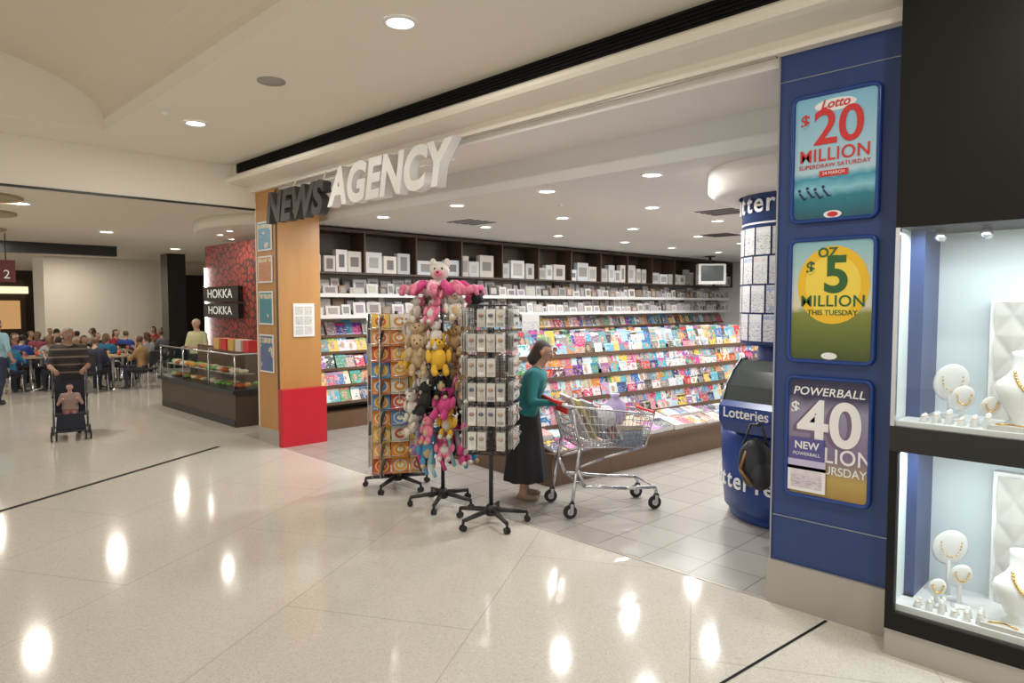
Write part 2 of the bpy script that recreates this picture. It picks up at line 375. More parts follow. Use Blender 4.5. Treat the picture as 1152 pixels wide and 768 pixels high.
# ---------------------------------------------------------------- blue lotto pillar
mb = MB(); mb.b2((-1.812, 4.10, 0.27), (-1.02, 4.72, 3.40), M_blue); mb.b2((-1.83, 4.075, 0), (-1.02, 4.73, 0.27), M_steel)
M_seam = P('seam_steel', (0.35, 0.36, 0.4), 0.3, 0.6)
for z in (0.55, 3.17): mb.b2((-1.813, 4.095, z), (-1.1, 4.10, z + 0.005), M_seam)
mb.b2((-1.822, 4.09, 0.27), (-1.812, 4.11, 3.40), M_seam)
mb.b2((-1.145, 4.08, 0.0), (-1.10, 4.10, 3.40), M_blue)
mb.build('blue_pillar')
def frame(name, z0, z1, pmat, x0=-1.715, x1=-1.265):
    e = empty(name, (0, 4.10, 0))
    mb = MB(); w = 0.022; x0 -= w; x1 += w; z0 -= w; z1 += w
    r = 0.05
    def rr(ix, y):
        out = []
        for cx, cz, a in ((x1 - r, z1 - r, 0), (x0 + r, z1 - r, 90), (x0 + r, z0 + r, 180), (x1 - r, z0 + r, 270)):
            for k in range(6):
                an = radians(a + k * 18); q = max(r - ix, 0.004); out.append((cx + q * cos(an), y, cz + q * sin(an)))
        return out
    mb.grid([rr(0, 0), rr(0, -0.022), rr(0.010, -0.034), rr(w, -0.022), rr(w + .002, -0.012)], M_blue2)
    mb.build('frame_rim', parent=e)
    m2 = MB(); m2.face([(x0 + w, -0.0135, z0 + w), (x1 - w, -0.0135, z0 + w), (x1 - w, -0.0135, z1 - w), (x0 + w, -0.0135, z1 - w)], pmat)
    m2.build('printed_sheet', parent=e)
    return e
def disc(mb, cx, cz, rx, rz, y, mat, n=28):
    mb.face([(cx + rx * cos(2 * pi * i / n), y, cz + rz * sin(2 * pi * i / n)) for i in range(n)], mat)
c_red = flat('ink_red', (0.62, 0.035, 0.035)); c_wh = flat('ink_white', (0.85, 0.85, 0.85)); c_gr = flat('ink_green', (0.03, 0.12, 0.03)); c_ye = flat('ink_yellow', (0.85, 0.52, 0.02)); c_na = flat('ink_navy', (0.02, 0.03, 0.12)); c_li = flat('ink_lilac', (0.55, 0.5, 0.7)); c_sh = flat('ink_shadow', (0.18, 0.12, 0.2))
cx = -1.49; TY = -0.017
p1 = gradz('beach_print', [(0, (0.02, 0.09, 0.12)), (0.17, (0.02, 0.2, 0.27)), (0.25, (0.25, 0.55, 0.65)), (0.33, (0.05, 0.3, 0.42)), (0.38, (0.45, 0.64, 0.72)), (1, (0.22, 0.5, 0.68))], 2.34, 3.05)
e = frame('lottery_poster_beach', 2.345, 3.045, p1)
text('Lotto', 0.07, (cx, TY - .001, 2.99), c_red, parent=e, off=.001, shear=.3); text('$', 0.10, (cx - .165, TY, 2.91), c_red, parent=e, off=.0015)
mbl = MB(); disc(mbl, cx, 2.985, .115, .035, TY + .002, c_wh)
text('20', 0.28, (cx + .02, TY, 2.855), c_red, parent=e, off=.004); text('MILLION', 0.102, (cx, TY, 2.705), c_red, parent=e, off=.001, sx=.95, spacing=1.06)
text('SUPERDRAW SATURDAY', 0.034, (cx, TY, 2.645), c_red, parent=e, off=0, spacing=1.05)
mb = mbl; mb.box((cx, TY + .001, 2.60), (0.16, 0.002, 0.035), c_red); disc(mb, cx, 2.365, .05, .022, TY, c_wh); disc(mb, cx, 2.365, .03, .015, TY - .001, c_red)
for k in range(4):
    x = cx - .19 + k * .045; mb.tube((x, TY, 2.50 + .01 * (k % 2)), (x + .03, TY, 2.46 + .01 * (k % 2)), .005, c_na, n=5); disc(mb, x, 2.515 + .01 * (k % 2), .009, .009, TY - .002, c_na)
    mb.tube((x + .03, TY, 2.46 + .01 * (k % 2)), (x + .045, TY, 2.475), .003, c_na, n=5)
mb.build('print_details', parent=e)
text('24 MARCH', 0.026, (cx, TY - .002, 2.60), c_wh, parent=e)
p2 = gradz('field_print', [(0, (0.05, 0.07, 0.01)), (0.25, (0.13, 0.17, 0.02)), (0.40, (0.22, 0.24, 0.04)), (0.46, (0.7, 0.66, 0.48)), (0.6, (.55, .65, .6)), (1, (0.22, 0.48, 0.55))], 1.51, 2.23)
e = frame('lottery_poster_sun', 1.525, 2.215, p2)
mb = MB(); disc(mb, cx + .01, 1.96, .20, .225, TY + .002, c_ye); disc(mb, cx, 1.55, .045, .02, TY, c_wh); disc(mb, cx + .01, 1.96, .155, .175, TY + .001, flat('ink_gold', (.88, .66, .08)))
mb.build('print_details', parent=e)
text('OZ', 0.075, (cx - .02, TY - .001, 2.145), c_gr, parent=e, off=.0015); text('$', .1, (cx - .115, TY, 2.06), c_gr, parent=e, off=.0015); text('5', 0.29, (cx + .03, TY, 2.01), c_gr, parent=e, off=.008)
text('MILLION', 0.09, (cx + .01, TY, 1.865), c_gr, parent=e, off=.001, spacing=1.05); text('THIS TUESDAY', 0.042, (cx + .01, TY, 1.80), c_gr, parent=e, off=.0004)
p3 = gradz('power_print', [(0, (0.35, 0.2, 0.05)), (0.2, (0.5, 0.36, 0.1)), (0.38, (0.22, 0.16, 0.28)), (0.72, (0.32, 0.3, 0.42)), (0.83, (0.04, 0.035, 0.09)), (1, (0.03, 0.025, 0.07))], 0.68, 1.43)
e = frame('lottery_poster_balls', 0.715, 1.405, p3)
text('POWERBALL', 0.066, (cx, TY, 1.335), c_wh, parent=e, off=.0008, shear=.2, sx=1.05, spacing=1.03)
text('$', .1, (cx - .185, TY, 1.23), c_wh, parent=e, off=.002); text('40', 0.36, (cx - .01, TY + .001, 1.13), c_sh, parent=e, off=.012); text('40', 0.36, (cx + .01, TY, 1.14), c_wh, parent=e, off=.008)
text('MILLION', 0.125, (cx + .03, TY + .001, 0.965), c_wh, parent=e, off=.0012, sx=.9, spacing=1.04); text('THURSDAY', 0.07, (cx + .06, TY, 0.88), c_wh, parent=e, off=.0006, sx=.9)
mb = MB(); mb.box((cx - .11, TY - .006, .99), (.2, .004, .13), flat('card_purple', (.1, .09, .3))); mb.box((cx - .11, TY - .006, .81), (.22, .004, .15), c_wh)
mb.box((cx - .11, TY - .006, .895), (.22, .004, .06), c_li); mb.face([(cx - .2, TY - .009, .755), (cx - .02, TY - .009, .755), (cx - .02, TY - .009, .86), (cx - .2, TY - .009, .86)], M_leaf, (.7, .62, .68), (.75, .7, .75))
mb.build('print_details', parent=e)
text('NEW', 0.062, (cx - .11, TY - .011, 1.01), c_wh, parent=e, off=.0012); text('POWERBALL', 0.028, (cx - .11, TY - .011, .96), c_wh, parent=e)

# ---------------------------------------------------------------- jewellery shop
JX0, JX1, JT, JB = -1.10, 0.5, 3.88, 4.40
mb = MB()
mb.b2((JX0, JT + .01, 0), (JX1, JB, 0.145), M_steel); mb.b2((JX0, JT, .145), (JX1, JB, .237), M_blackm); mb.b2((JX0, JT, 1.09), (JX1, JB, 1.22), M_black)
mb.b2((JX0, JT, 2.24), (JX1, JB + .3, 3.41), M_blackm); mb.b2((JX0, JT, .237), (JX0 + .04, JT + .05, 1.09), M_blackm); mb.b2((JX0, JB, .2), (JX1, JB + .04, 2.3), M_jwall)
mb.b2((JX0, JT + .05, .237), (JX0 + .03, JB, 1.09), M_jwall); mb.b2((JX0, JT + .02, 1.22), (JX0 + .012, JB, 2.24), M_jwall)
mb.b2((JX0, JT, 1.22), (JX0 + .02, JT + .03, 2.24), M_chrome)
mb.b2((JX0 + .03, JT + .05, .237), (JX1, JB, .27), M_wht); mb.b2((JX0 + .02, JT + .03, 1.22), (JX1, JB, 1.245), M_wht)
mb.b2((JX0 + .02, JT + .012, .24), (JX1, JT + .018, 1.09), M_glass); mb.b2((JX0 + .02, JT + .012, 1.22), (JX1, JT + .018, 2.24), M_glass)
for x in (-.95, -.75): mb.lathe((x, 4.1, 2.235), [(.02, 0), (.03, -.04), (.02, -.06), (.001, -.06)], M_chrome, 14)
mb.build('jewellery_display_window')
def jl(z, e):
    l = bpy.data.lights.new('case_lamp', 'AREA'); l.shape = 'RECTANGLE'; l.size = 1.2; l.size_y = .04; l.energy = e; l.color = (0.93, 0.98, 1)
    o = bpy.data.objects.new('case_lamp', l); bpy.context.collection.objects.link(o); o.location = (-.45, JT + .09, z)
jl(2.22, 9.5); jl(1.075, 8)
def quilt(x0, x1, z0, z1, t, name='quilted_backboard'):
    mb = MB(); b = .02
    mb.b2((x0 - b, t, z0), (x1 + b, t + .05, z1 + b), M_wht)
    mb.b2((x0 - b, t - .012, z0), (x0, t, z1 + b), M_wht); mb.b2((x1, t - .012, z0), (x1 + b, t, z1 + b), M_wht); mb.b2((x0, t - .012, z1), (x1, t, z1 + b), M_wht)
    nx, nz = 44, 60; rows = []
    for j in range(nz + 1):
        row = []
        for i in range(nx + 1):
            x = x0 + (x1 - x0) * i / nx; z = z0 + (z1 - z0) * j / nz
            u = (x - x0) / .15 + (z - z0) / .22; v = (x - x0) / .15 - (z - z0) / .22
            hgt = min(abs(u - round(u)), abs(v - round(v))) * 2
            row.append((x, t - .004 - .02 * sqrt(max(0, hgt)), z))
        rows.append(row)
    mb.grid(rows, M_jpad, closed=False, caps=False)
    return mb.build(name)
quilt(-.74, -.28, 1.245, 1.86, 4.33); quilt(-.70, -.26, .27, .95, 4.33)
def bust(x, t, z, h):
    mb = MB()
    prof = [(.20, .14, 0), (.22, .15, .04), (.14, .10, .10), (.20, .14, .22), (.30, .18, .40), (.345, .18, .52), (.31, .16, .60), (.19, .13, .68), (.13, .12, .76), (.12, .115, .92), (.125, .12, .98), (.02, .02, 1.0)]
    mb.grid([[(w * h * cos(2 * pi * i / 28), d * h * sin(2 * pi * i / 28) - .10 * h * max(0, .6 - abs(q - .4)), q * h) for i in range(28)] for w, d, q in prof], M_wht)
    rows = 24
    for k in range(rows):
        a = pi + pi * k / (rows - 1); q = .72 + .26 * sin(a)
        mb.ell((.155 * h * cos(a), -(.135 + .11 * abs(sin(a))) * h, q * h), (.009, .009, .009), M_gold, nu=6, nv=5)
    return mb.build('jewellery_bust', (x, t, z), rz=.6)
bust(-.585, 4.12, 1.245, .38); bust(-.56, 4.10, .27, .38)
def discstand(x, t, z, r, h):
    mb = MB(); M = Matrix.Rotation(radians(-78), 3, 'X')
    mb.ell((0, 0, h), (r, r * 1.15, .012), M_wht, M=M, nu=24); mb.tube((0, .01, 0), (0, .02, h), .012, M_wht); mb.lathe((0, 0, 0), [(.04, 0), (.04, .012), (.01, .015)], M_wht, 16)
    for k in range(14):
        a = pi + pi * k / 13; mb.ell((r * .55 * cos(a), -.016, h + r * .35 + r * .9 * sin(a)), (.005, .005, .005), M_gold, nu=5, nv=4)
    return mb.build('necklace_stand', (x, t, z), rz=.6)
for x, t, z, r, h in ((-.90, 4.20, 1.245, .09, .19), (-.83, 4.12, 1.245, .06, .12), (-.70, 4.05, 1.245, .045, .10), (-.88, 4.20, .27, .09, .28), (-.81, 4.12, .27, .055, .17), (-.90, 4.05, .27, .045, .10)): discstand(x, t, z, r, h)
mb = MB()
for z0 in (1.245, .27):
    for k in range(12):
        x = -.97 + (k % 6) * .055; t = 3.965 + (k // 6) * .045
        hh = .035 + .015 * (k % 3)
        mb.lathe((x, t, z0), [(.018, 0), (.010, hh), (.003, hh + .008)], M_wht, 10); mb.lathe((x, t, z0 + hh * .75), [(.010, 0), (.013, .002), (.010, .005)], M_gold, 10)
    mb.box((-.60, 3.98, z0 + .012), (.18, .08, .022), M_jpad); mb.path([(-.66, 3.96, z0 + .028), (-.60, 3.99, z0 + .028), (-.54, 3.96, z0 + .028)], .004, M_gold)
mb.build('ring_cones')

# ---------------------------------------------------------------- magazines helpers
PAL = [(.55, .02, .03), (.6, .04, .2), (.75, .5, .05), (.02, .18, .42), (.05, .38, .52), (.7, .7, .68), (.72, .72, .72), (.03, .06, .28), (.08, .3, .1), (.65, .22, .3), (.02, .02, .03), (.04, .04, .05), (.6, .22, .04), (.3, .5, .66), (.5, .42, .32), (.28, .08, .34), (.48, .64, .7), (.65, .6, .52), (.22, .2, .2), (.75, .72, .66), (.1, .28, .35)]
def rc():
    c = R.choice(PAL); return tuple(min(.8, max(.01, x + R.uniform(-.04, .06))) for x in c)
def magrow(mb, x0, x1, yb, zb, h, lean, w=0.2, step=0.15):
    x = x0
    while x < x1 - w * .6:
        ww = w * R.uniform(.8, 1.1); hh = h * R.uniform(.8, 1.06); dy = R.uniform(0, .012)
        yt = yb + lean * hh / h; zt = zb + hh; tl = R.uniform(-.008, .008)
        mb.face([(x, yb - dy, zb), (x + ww, yb - dy - .006, zb), (x + ww + tl, yt - dy - .006, zt), (x + tl, yt - dy, zt)], M_cov, rc(), rc())
        x += step * R.uniform(.8, 1.3)
def frames_row(mb, x0, x1, y, z, hmin, hmax):
    x = x0
    while x < x1 - .2:
        w = R.uniform(.1, .26); h = R.uniform(hmin, hmax); g = R.uniform(.5, .8); c = (g, g * .98, g * .95) if R.random() < .7 else R.choice([(.1, .08, .07), (.3, .2, .12), (.35, .35, .38)])
        mb.box((x + w / 2, y, z + h / 2), (w, .03, h), M_attr, c, rx=-.12)
        c2 = R.uniform(.2, .6); mb.box((x + w / 2, y - .018, z + h / 2), (w * .62, .004, h * .6), M_attr, (c2, c2 * R.uniform(.8, 1), c2 * R.uniform(.75, 1.05)), rx=-.12)
        x += w + R.uniform(.015, .07)

def wall_unit(name, Lg, loc, rz):
    mb = MB()
    mb.b2((0, -.02, 0), (Lg, 0, 2.97), M_slat)
    mb.b2((0, -.5, 0), (Lg, -.02, .25), M_mwood)
    mb.b2((0, -.42, 2.93), (Lg, -.0, 2.975), M_dwood); mb.b2((0, -.42, 2.30), (Lg, 0, 2.33), M_dwood); mb.b2((0, -.03, 2.33), (Lg, -.02, 2.93), M_dwood)
    n = int(Lg / .95)
    for i in range(n + 1):
        x = min(Lg - .02, i * Lg / n); mb.b2((x - .015, -.42, 2.33), (x + .015, -.02, 2.93), M_dwood)
        if i < n:
            x2 = x + .04
            while x2 < x + Lg / n - .15:
                w = R.uniform(.14, .36); h = R.uniform(.22, .40); g = R.uniform(.5, .8); tn = R.choice([(1, 1, .97), (1, .95, .85), (.9, .95, 1), (1, 1, 1)])
                w = min(w, x + Lg / n - .03 - x2)
                mb.box((x2 + w / 2, -.32, 2.33 + h / 2), (w, .1, h), M_attr, tuple(g * q for q in tn)); k = R.uniform(.15, .5)
                mb.box((x2 + w / 2, -.372, 2.33 + h / 2), (w * R.uniform(.4, .75), .004, h * R.uniform(.4, .7)), M_attr, (k, k * .95, k * .9)); x2 += w + R.uniform(.005, .06)
    for z, d in ((2.0, .34), (1.68, .38)):
        mb.b2((0, -d, z - .03), (Lg, -.02, z), M_wht); mb.b2((0, -d - .012, z - .045), (Lg, -d, z + .012), M_wht)
        frames_row(mb, .05, Lg, -d + .06, z, .1, .2); frames_row(mb, .1, Lg, -.12, z + .02, .18, .27)
    for k in range(5):
        z = 1.36 - k * .245; y = -.14 - k * .075
        mb.b2((0, y - .01, z - .015), (Lg, 0, z), M_dwood); mb.b2((0, y - .03, z - .02), (Lg, y - .022, z + .022), M_mwood)
        magrow(mb, .02, Lg, y, z, .235, .09, step=.15, w=.175)
    return mb.build(name, loc, rz)
wall_unit('magazine_wall_shelving', 12.7, (-9.42, 4.85, 0), radians(90))
wall_unit('magazine_wall_shelving', 6.8, (-8.6, 17.98, 0), 0)
mb = MB(); mb.box((0, 0, 0), (.64, .3, .48), flat('tv_case', (.5, .5, .48))); mb.box((0, -.155, .02), (.52, .01, .36), M_screen); mb.box((0, .22, 0), (.45, .2, .36), M_dark)
mb.tube((0, .1, .2), (0, .1, .42), .03, M_dark); mb.box((0, .1, .425), (.2, .2, .02), M_dark); mb.build('crt_television', (-8.2, 14.9, 2.56), rz=radians(42))

# gondola
GL = 7.0
mb = MB()
mb.b2((0, .03, 0.0), (GL, 1.9, .30), M_mwood); mb.b2((-.02, -.0, .30), (GL, 1.93, .335), M_mwood)
def slant(y0, z0, y1, z1, x0, x1, mat):
    mb.face([(x0, y0, z0), (x1, y0, z0), (x1, y1, z1), (x0, y1, z1)], mat)
slant(.02, .34, .62, .50, 0, GL, M_dwood)
mb.b2((0, .60, .335), (GL, 1.35, .6), M_dwood); mb.b2((0, 1.02, .6), (GL, 1.10, 1.44), M_mwood); mb.b2((-.01, .95, 1.44), (GL, 1.22, 1.47), M_wood)
mb.b2((-.03, .02, 0), (0, 1.9, .34), M_mwood)
ends = [(.48, .34), (1.6, .34), (1.22, 1.47), (.92, 1.47)]
mb.face([(-.03, y, z) for y, z in ends], M_mwood); mb.face([(0, y, z) for y, z in ends], M_mwood)
for (a, b), (c, d) in zip(ends, ends[1:] + ends[:1]): mb.face([(-.03, a, b), (0, a, b), (0, c, d), (-.03, c, d)], M_mwood)
for k in range(4):
    z = .50 + k * .245; y = .50 + k * .115
    mb.b2((0, y - .02, z - .015), (GL, 1.03, z), M_mwood); mb.b2((0, y - .045, z - .02), (GL, y - .035, z + .03), M_mwood)
    magrow(mb, 0.01, GL, y + .05, z + .07, .23, .07, step=.115, w=.165)
    magrow(mb, 0.05, GL, y - .02, z + .004, .15, .04, step=.15, w=.16)
for k in range(3):
    z = .45 + k * .3; mb.b2((0, 1.05, z - .014), (GL, 1.6 - k * .12, z), M_mwood)
for row in range(2):
    x = 0.02
    while x < GL - .25:
        w = R.uniform(.17, .25); y0 = .04 + row * .25 + R.uniform(-.01, .01); st = R.uniform(.006, .06); hh = .235
        zf = lambda y: .34 + (y - .02) * .2667
        a = (y0, zf(y0) + st); b = (y0 + hh, zf(y0 + hh) + st)
        mb.face([(x, a[0], a[1]), (x + w, a[0], a[1]), (x + w, b[0], b[1]), (x, b[0], b[1])], M_cov, rc(), rc())
        mb.face([(x, a[0], a[1] - st), (x + w, a[0], a[1] - st), (x + w, a[0], a[1]), (x, a[0], a[1])], M_attr, (.7, .69, .66)); mb.face([(x, a[0], a[1] - st), (x, b[0], b[1] - st), (x, b[0], b[1]), (x, a[0], a[1])], M_attr, (.7, .69, .66))
        x += w + R.uniform(.008, .03)
# display card and stacked stock on the top board
mb.box((.55, 1.0, 1.60), (.26, .01, .26), M_leaf, (.6, .6, .58)); mb.box((.55, 1.03, 1.50), (.02, .06, .06), M_dark)
x = 1.6
while x < GL - .4:
    w = R.uniform(.15, .3); h = R.uniform(.02, .07); mb.box((x, 1.08, 1.47 + h / 2), (w, .2, h), M_attr, R.choice([(.6, .6, .58), (.3, .2, .12), (.5, .45, .4), (.1, .1, .12)])); x += w + R.uniform(.05, .4)
mb.build('magazine_gondola', (-4.5, 5.12, 0), radians(85))
mb = MB(); mb.b2((0, 0, 0.0), (3, .9, .3), M_mwood); mb.b2((0, .3, .3), (3, .6, 1.5), M_dwood)
for k in range(5): mb.b2((0, .1 + k * .04, .34 + k * .23), (3, .5, .355 + k * .23), M_mwood); magrow(mb, 0, 3, .1 + k * .04, .355 + k * .23, .24, .06)
mb.build('magazine_rack', (-4.9, 13.6, 0), 0)

# ---------------------------------------------------------------- lottery kiosk
K = empty('lottery_kiosk', (-2.44, 5.9, 0))
mb = MB()
mb.lathe((0, 0, 0), [(.50, 0), (.52, .03), (.52, .08), (.56, .1), (.58, .35), (.60, .72), (.60, .78), (.001, .78)], M_blue2, 48)
mb.lathe((0, 0, 0), [(.30, .78), (.30, 1.9)], M_blue2, 32); mb.lathe((0, 0, 0), [(.44, 1.50), (.45, 1.52), (.45, 2.85), (.47, 2.86), (.47, 2.9), (.44, 2.92)], M_blue, 48)
mb.lathe((0, 0, 0), [(.452, 2.515), (.452, 2.53)], M_wht, 48, caps=False)
for ring in range(4):
    for k in range(18):
        a = 2 * pi * k / 18 + .05 * ring; z = 1.54 + ring * .24; r = .456; da = .155; h = .225
        mb.face([(r * cos(a), r * sin(a), z), (r * cos(a + 2 * da), r * sin(a + 2 * da), z), (r * cos(a + 2 * da), r * sin(a + 2 * da), z + h), (r * cos(a), r * sin(a), z + h)], M_leaf, (.62 + .02 * (k % 3), .64, .68 - .02 * ring), R.choice([(.7, .7, .72), (.35, .42, .6), (.6, .6, .65), (.6, .5, .52)]))
mb.build('kiosk_body', parent=K)
def ctext(body, r, z, size, a_mid, mat, par, step=.72):
    n = len(body); da = size * step / r
    for i, ch in enumerate(body):
        a = a_mid + (i - (n - 1) / 2) * da
        text(ch, size, (r * cos(a), r * sin(a), z), mat, rot=(pi / 2, 0, a + pi / 2), parent=par, off=.003, ext=.003)
ctext('Lotteries', .462, 2.68, .22, radians(-108), c_wh, K, .5)
ctext('Lotteries', .605, .36, .2, radians(-112), c_wh, K, .5)
mb = MB(); mb.lathe((-2.44, 5.9, 0), [(.74, 3.0), (.74, 2.82), (.68, 2.76), (.48, 2.76)], M_white, 48, caps=False); mb.build('ceiling_kiosk_drum')
# terminal mounted on the kiosk counter
T = MB()
prof = [(-.18, .80), (-.25, .90), (-.25, 1.02), (-.20, 1.06), (-.15, 1.18), (-.05, 1.30), (.05, 1.38), (.13, 1.38), (.18, 1.1), (.18, .78)]
hw = .27
rowsT = [[(-hw, y, z) for y, z in prof], [(hw, y, z) for y, z in prof]]
for i in range(len(prof)):
    k = (i + 1) % len(prof); m_ = M_blue2 if i in (0, 1, 2) else (M_screen if i in (3, 4, 5) else M_dark)
    T.face([rowsT[0][i], rowsT[1][i], rowsT[1][k], rowsT[0][k]], m_)
T.face(rowsT[0][::-1], M_dark); T.face(rowsT[1], M_dark)
for x in (-hw, hw): T.path([(x, -.205, 1.06), (x, -.155, 1.18), (x, -.055, 1.305), (x, .05, 1.385), (x, .135, 1.385)], .010, M_chrome)
TT = T.build('ticket_terminal', (-.02, -.50, 0), rz=radians(-8), parent=K)
text('Lotteries', .115, (-.02, -.253, .965), c_wh, parent=TT, off=.0015, rot=(pi / 2, 0, 0))
mb = MB(); mb.ell((0, 0, -.30), (.13, .08, .20), M_dark, nu=16, nv=10); mb.ell((0.04, -.03, -.38), (.10, .07, .12), M_dark); mb.path([(-.09, 0, -.16), (-.04, 0, 0), (.04, 0, 0), (.09, 0, -.16)], .01, M_dark); mb.path([(-.06, -.05, -.2), (-.1, -.08, -.34), (-.02, -.09, -.44)], .012, P('tan_leather', (.3, .14, .05), .5))
mb.path([(0, 0, 0), (0, .12, .0)], .01, M_chrome)
mb.build('black_handbag', (-2.36, 5.02, .92), rz=.3)

# ---------------------------------------------------------------- spinner stands
def starbase(mb, r, z=0.05):
    for k in range(5):
        a = 2 * pi * k / 5 + .3; x, y = r * cos(a), r * sin(a)
        mb.tube((0, 0, z + .07), (x, y, z + .035), .026, M_dark, .016)
        mb.tube((x, y, z + .03), (x, y, z + .0), .012, M_dark)
        for d in (-.014, .014): mb.tube((x + (d - .008) * sin(a), y - (d - .008) * cos(a), .026), (x + (d + .008) * sin(a), y - (d + .008) * cos(a), .026), .026, M_rubber, n=14)
    mb.lathe((0, 0, 0), [(.045, .07), (.05, .13), (.035, .16)], M_dark, 20)
# greeting card spinner
mb = MB(); starbase(mb, .33); mb.tube((0, 0, .1), (0, 0, 1.78), .02, M_dark)
W = .27
for f in range(4):
    Mx = Matrix.Rotation(f * pi / 2, 4, 'Z')
    def q(p): return Mx @ Vector(p)
    for x in (-W, 0, W): mb.tube(q((x, -.20, .16)), q((x, -.20, 1.76)), .006, M_chrome, n=6)
    for r_ in range(10):
        z = .19 + r_ * .157
        mb.tube(q((-W, -.17, z)), q((W, -.17, z)), .004, M_chrome, n=5); mb.tube(q((-W, -.225, z + .02)), q((W, -.225, z + .02)), .004, M_chrome, n=5)
        for c_ in range(3):
            x = -W + .008 + c_ * W * .667
            ww = .168
            col = R.choice([(.8, .25, .03), (.75, .5, .08), (.12, .28, .55), (.6, .08, .05), (.75, .68, .52), (.8, .42, .12), (.85, .35, .1)])
            mb.face([q((x, -.22, z)), q((x + ww, -.22, z)), q((x + ww, -.175, z + .15)), q((x, -.175, z + .15))], M_attr, col)
            for cc in range(3): mb.face([q((x, -.21 + cc * .01, z)), q((x + ww, -.21 + cc * .01, z)), q((x + ww, -.165 + cc * .01, z + .15)), q((x, -.165 + cc * .01, z + .15))], M_attr, R.choice([(.7, .7, .68), (.1, .1, .12), (.6, .55, .45)]))
            xm, zm = x + ww / 2, z + .078
            def el(rx, rz, off, cc): mb.face([q((xm + rx * cos(t), -.22 + .045 * (.078 + rz * sin(t)) / .15 - off, zm + rz * sin(t))) for t in [2 * pi * i / 16 for i in range(16)]], M_attr, cc)
            el(.066, .058, .003, R.choice([(.75, .72, .6), (.8, .6, .1), (.7, .7, .68)])); el(.054, .046, .005, R.choice([(.6, .1, .05), (.1, .25, .5), (.6, .25, .05), (.75, .4, .05)])); el(.032, .02, .007, (.8, .75, .5))
mb.build('greeting_card_spinner', (-5.66, 4.02, 0), rz=radians(62))
# plush toy spinner
mb = MB(); starbase(mb, .30); mb.tube((0, 0, .1), (0, 0, 2.0), .018, M_dark)
def plush(c, s, col, col2, ear, lie=0, facing=0):
    c = Vector(c); Mz = Matrix.Rotation(facing, 3, 'Z') @ Matrix.Rotation(lie, 3, 'X')
    def A(p, r, k=col): mb.ell(c + Mz @ (Vector(p) * s), (r[0] * s, r[1] * s, r[2] * s), M_plush, k, nu=10, nv=7, M=Mz)
    A((0, 0, 0), (.085, .07, .11)); A((0, -.02, -.01), (.06, .058, .08), col2); A((0, -.01, .15), (.08, .07, .07)); A((0, -.075, .135), (.035, .03, .026), col2)
    for sd in (-1, 1):
        if ear == 'round': A((sd * .065, 0, .21), (.03, .015, .03))
        elif ear == 'long': A((sd * .05, 0, .28), (.02, .014, .075)); A((sd * .05, -.01, .28), (.012, .01, .055), (.8, .4, .45))
        elif ear == 'flop': A((sd * .09, -.01, .13), (.022, .03, .06), tuple(x * .6 for x in col))
        else: A((sd * .055, 0, .215), (.026, .014, .04))
        A((sd * .1, -.03, .02), (.03, .03, .065)); A((sd * .055, -.05, -.12), (.033, .045, .06)); A((sd * .055, -.09, -.15), (.03, .03, .03), col2)
        A((sd * .028, -.067, .17), (.009, .008, .011), (.01, .01, .01))
    A((0, -.105, .142), (.011, .008, .008), (.02, .01, .01))
white = (.62, .58, .52); pink = (.7, .2, .3); hot = (.6, .07, .24); cream = (.5, .37, .22); brown = (.2, .10, .05); yel = (.7, .42, .04); blk = (.02, .02, .02); blu = (.08, .3, .5); grey = (.25, .24, .23); lil = (.35, .2, .42); tan = (.38, .24, .12)
tiers = [(1.76, .27, 8, .78, [pink, white, blk, pink, white, grey]), (1.56, .26, 9, .82, [cream, white, tan, cream, brown, grey, white]), (1.36, .27, 9, .88, [yel, cream, yel, brown, white, tan]),
         (1.16, .25, 9, .8, [cream, grey, white, blk, tan, blk, white]), (.96, .27, 9, .82, [blk, pink, white, blk, hot, grey, blk, pink]), (.77, .26, 9, .8, [brown, blk, lil, white, pink, yel, pink]), (.58, .23, 8, .75, [hot, blu, pink, lil, blu, pink])]
for z, r, n, s, cs in tiers:
    for k in range(n):
        a = 2 * pi * k / n + z * 3; co = cs[k % len(cs)]; e_ = ['round', 'long', 'flop', 'cat'][(k + int(z * 10)) % 4]; zz = z + R.uniform(-.05, .05); r2 = r * R.uniform(.85, 1.15)
        plush((r2 * cos(a), r2 * sin(a), zz), s * R.uniform(.75, 1.1), co, R.choice([white, cream, co]), e_, lie=R.uniform(-.6, .3), facing=a + pi / 2 + R.uniform(-.8, .8))
        mb.tube((0, 0, zz + .16), (r2 * cos(a), r2 * sin(a), zz + .16), .004, M_chrome, n=5)
plush((0, -.02, 1.97), 1.15, white, pink, 'cat', facing=.7)
for k in range(11):
    a = 2 * pi * k / 11; pts = [(.06 * cos(a), .06 * sin(a), 1.99), (.2 * cos(a), .2 * sin(a), 2.03), (.29 * cos(a + .1), .29 * sin(a + .1), 1.96), (.35 * cos(a + .25), .35 * sin(a + .25), 1.99), (.38 * cos(a + .3), .38 * sin(a + .3), 1.93)]
    mb.path(pts[:-1], .036, M_plush, col=R.choice([pink, hot, (.75, .4, .48)])); mb.ell(pts[-2], (.036,) * 3, M_plush, col=pink); mb.tube(pts[-2], pts[-1], .03, M_plush, .015, col=pink)
for k in range(16):
    a = 2 * pi * k / 16; zz = R.uniform(.42, .62); mb.path([(.2 * cos(a), .2 * sin(a), zz + .15), (.24 * cos(a), .24 * sin(a), zz), (.22 * cos(a + .2), .22 * sin(a + .2), zz - .12)], .018, M_plush, col=R.choice([hot, blu, pink, (.3, .5, .55), blk]))
mb.build('plush_toy_spinner', (-4.84, 3.94, 0))
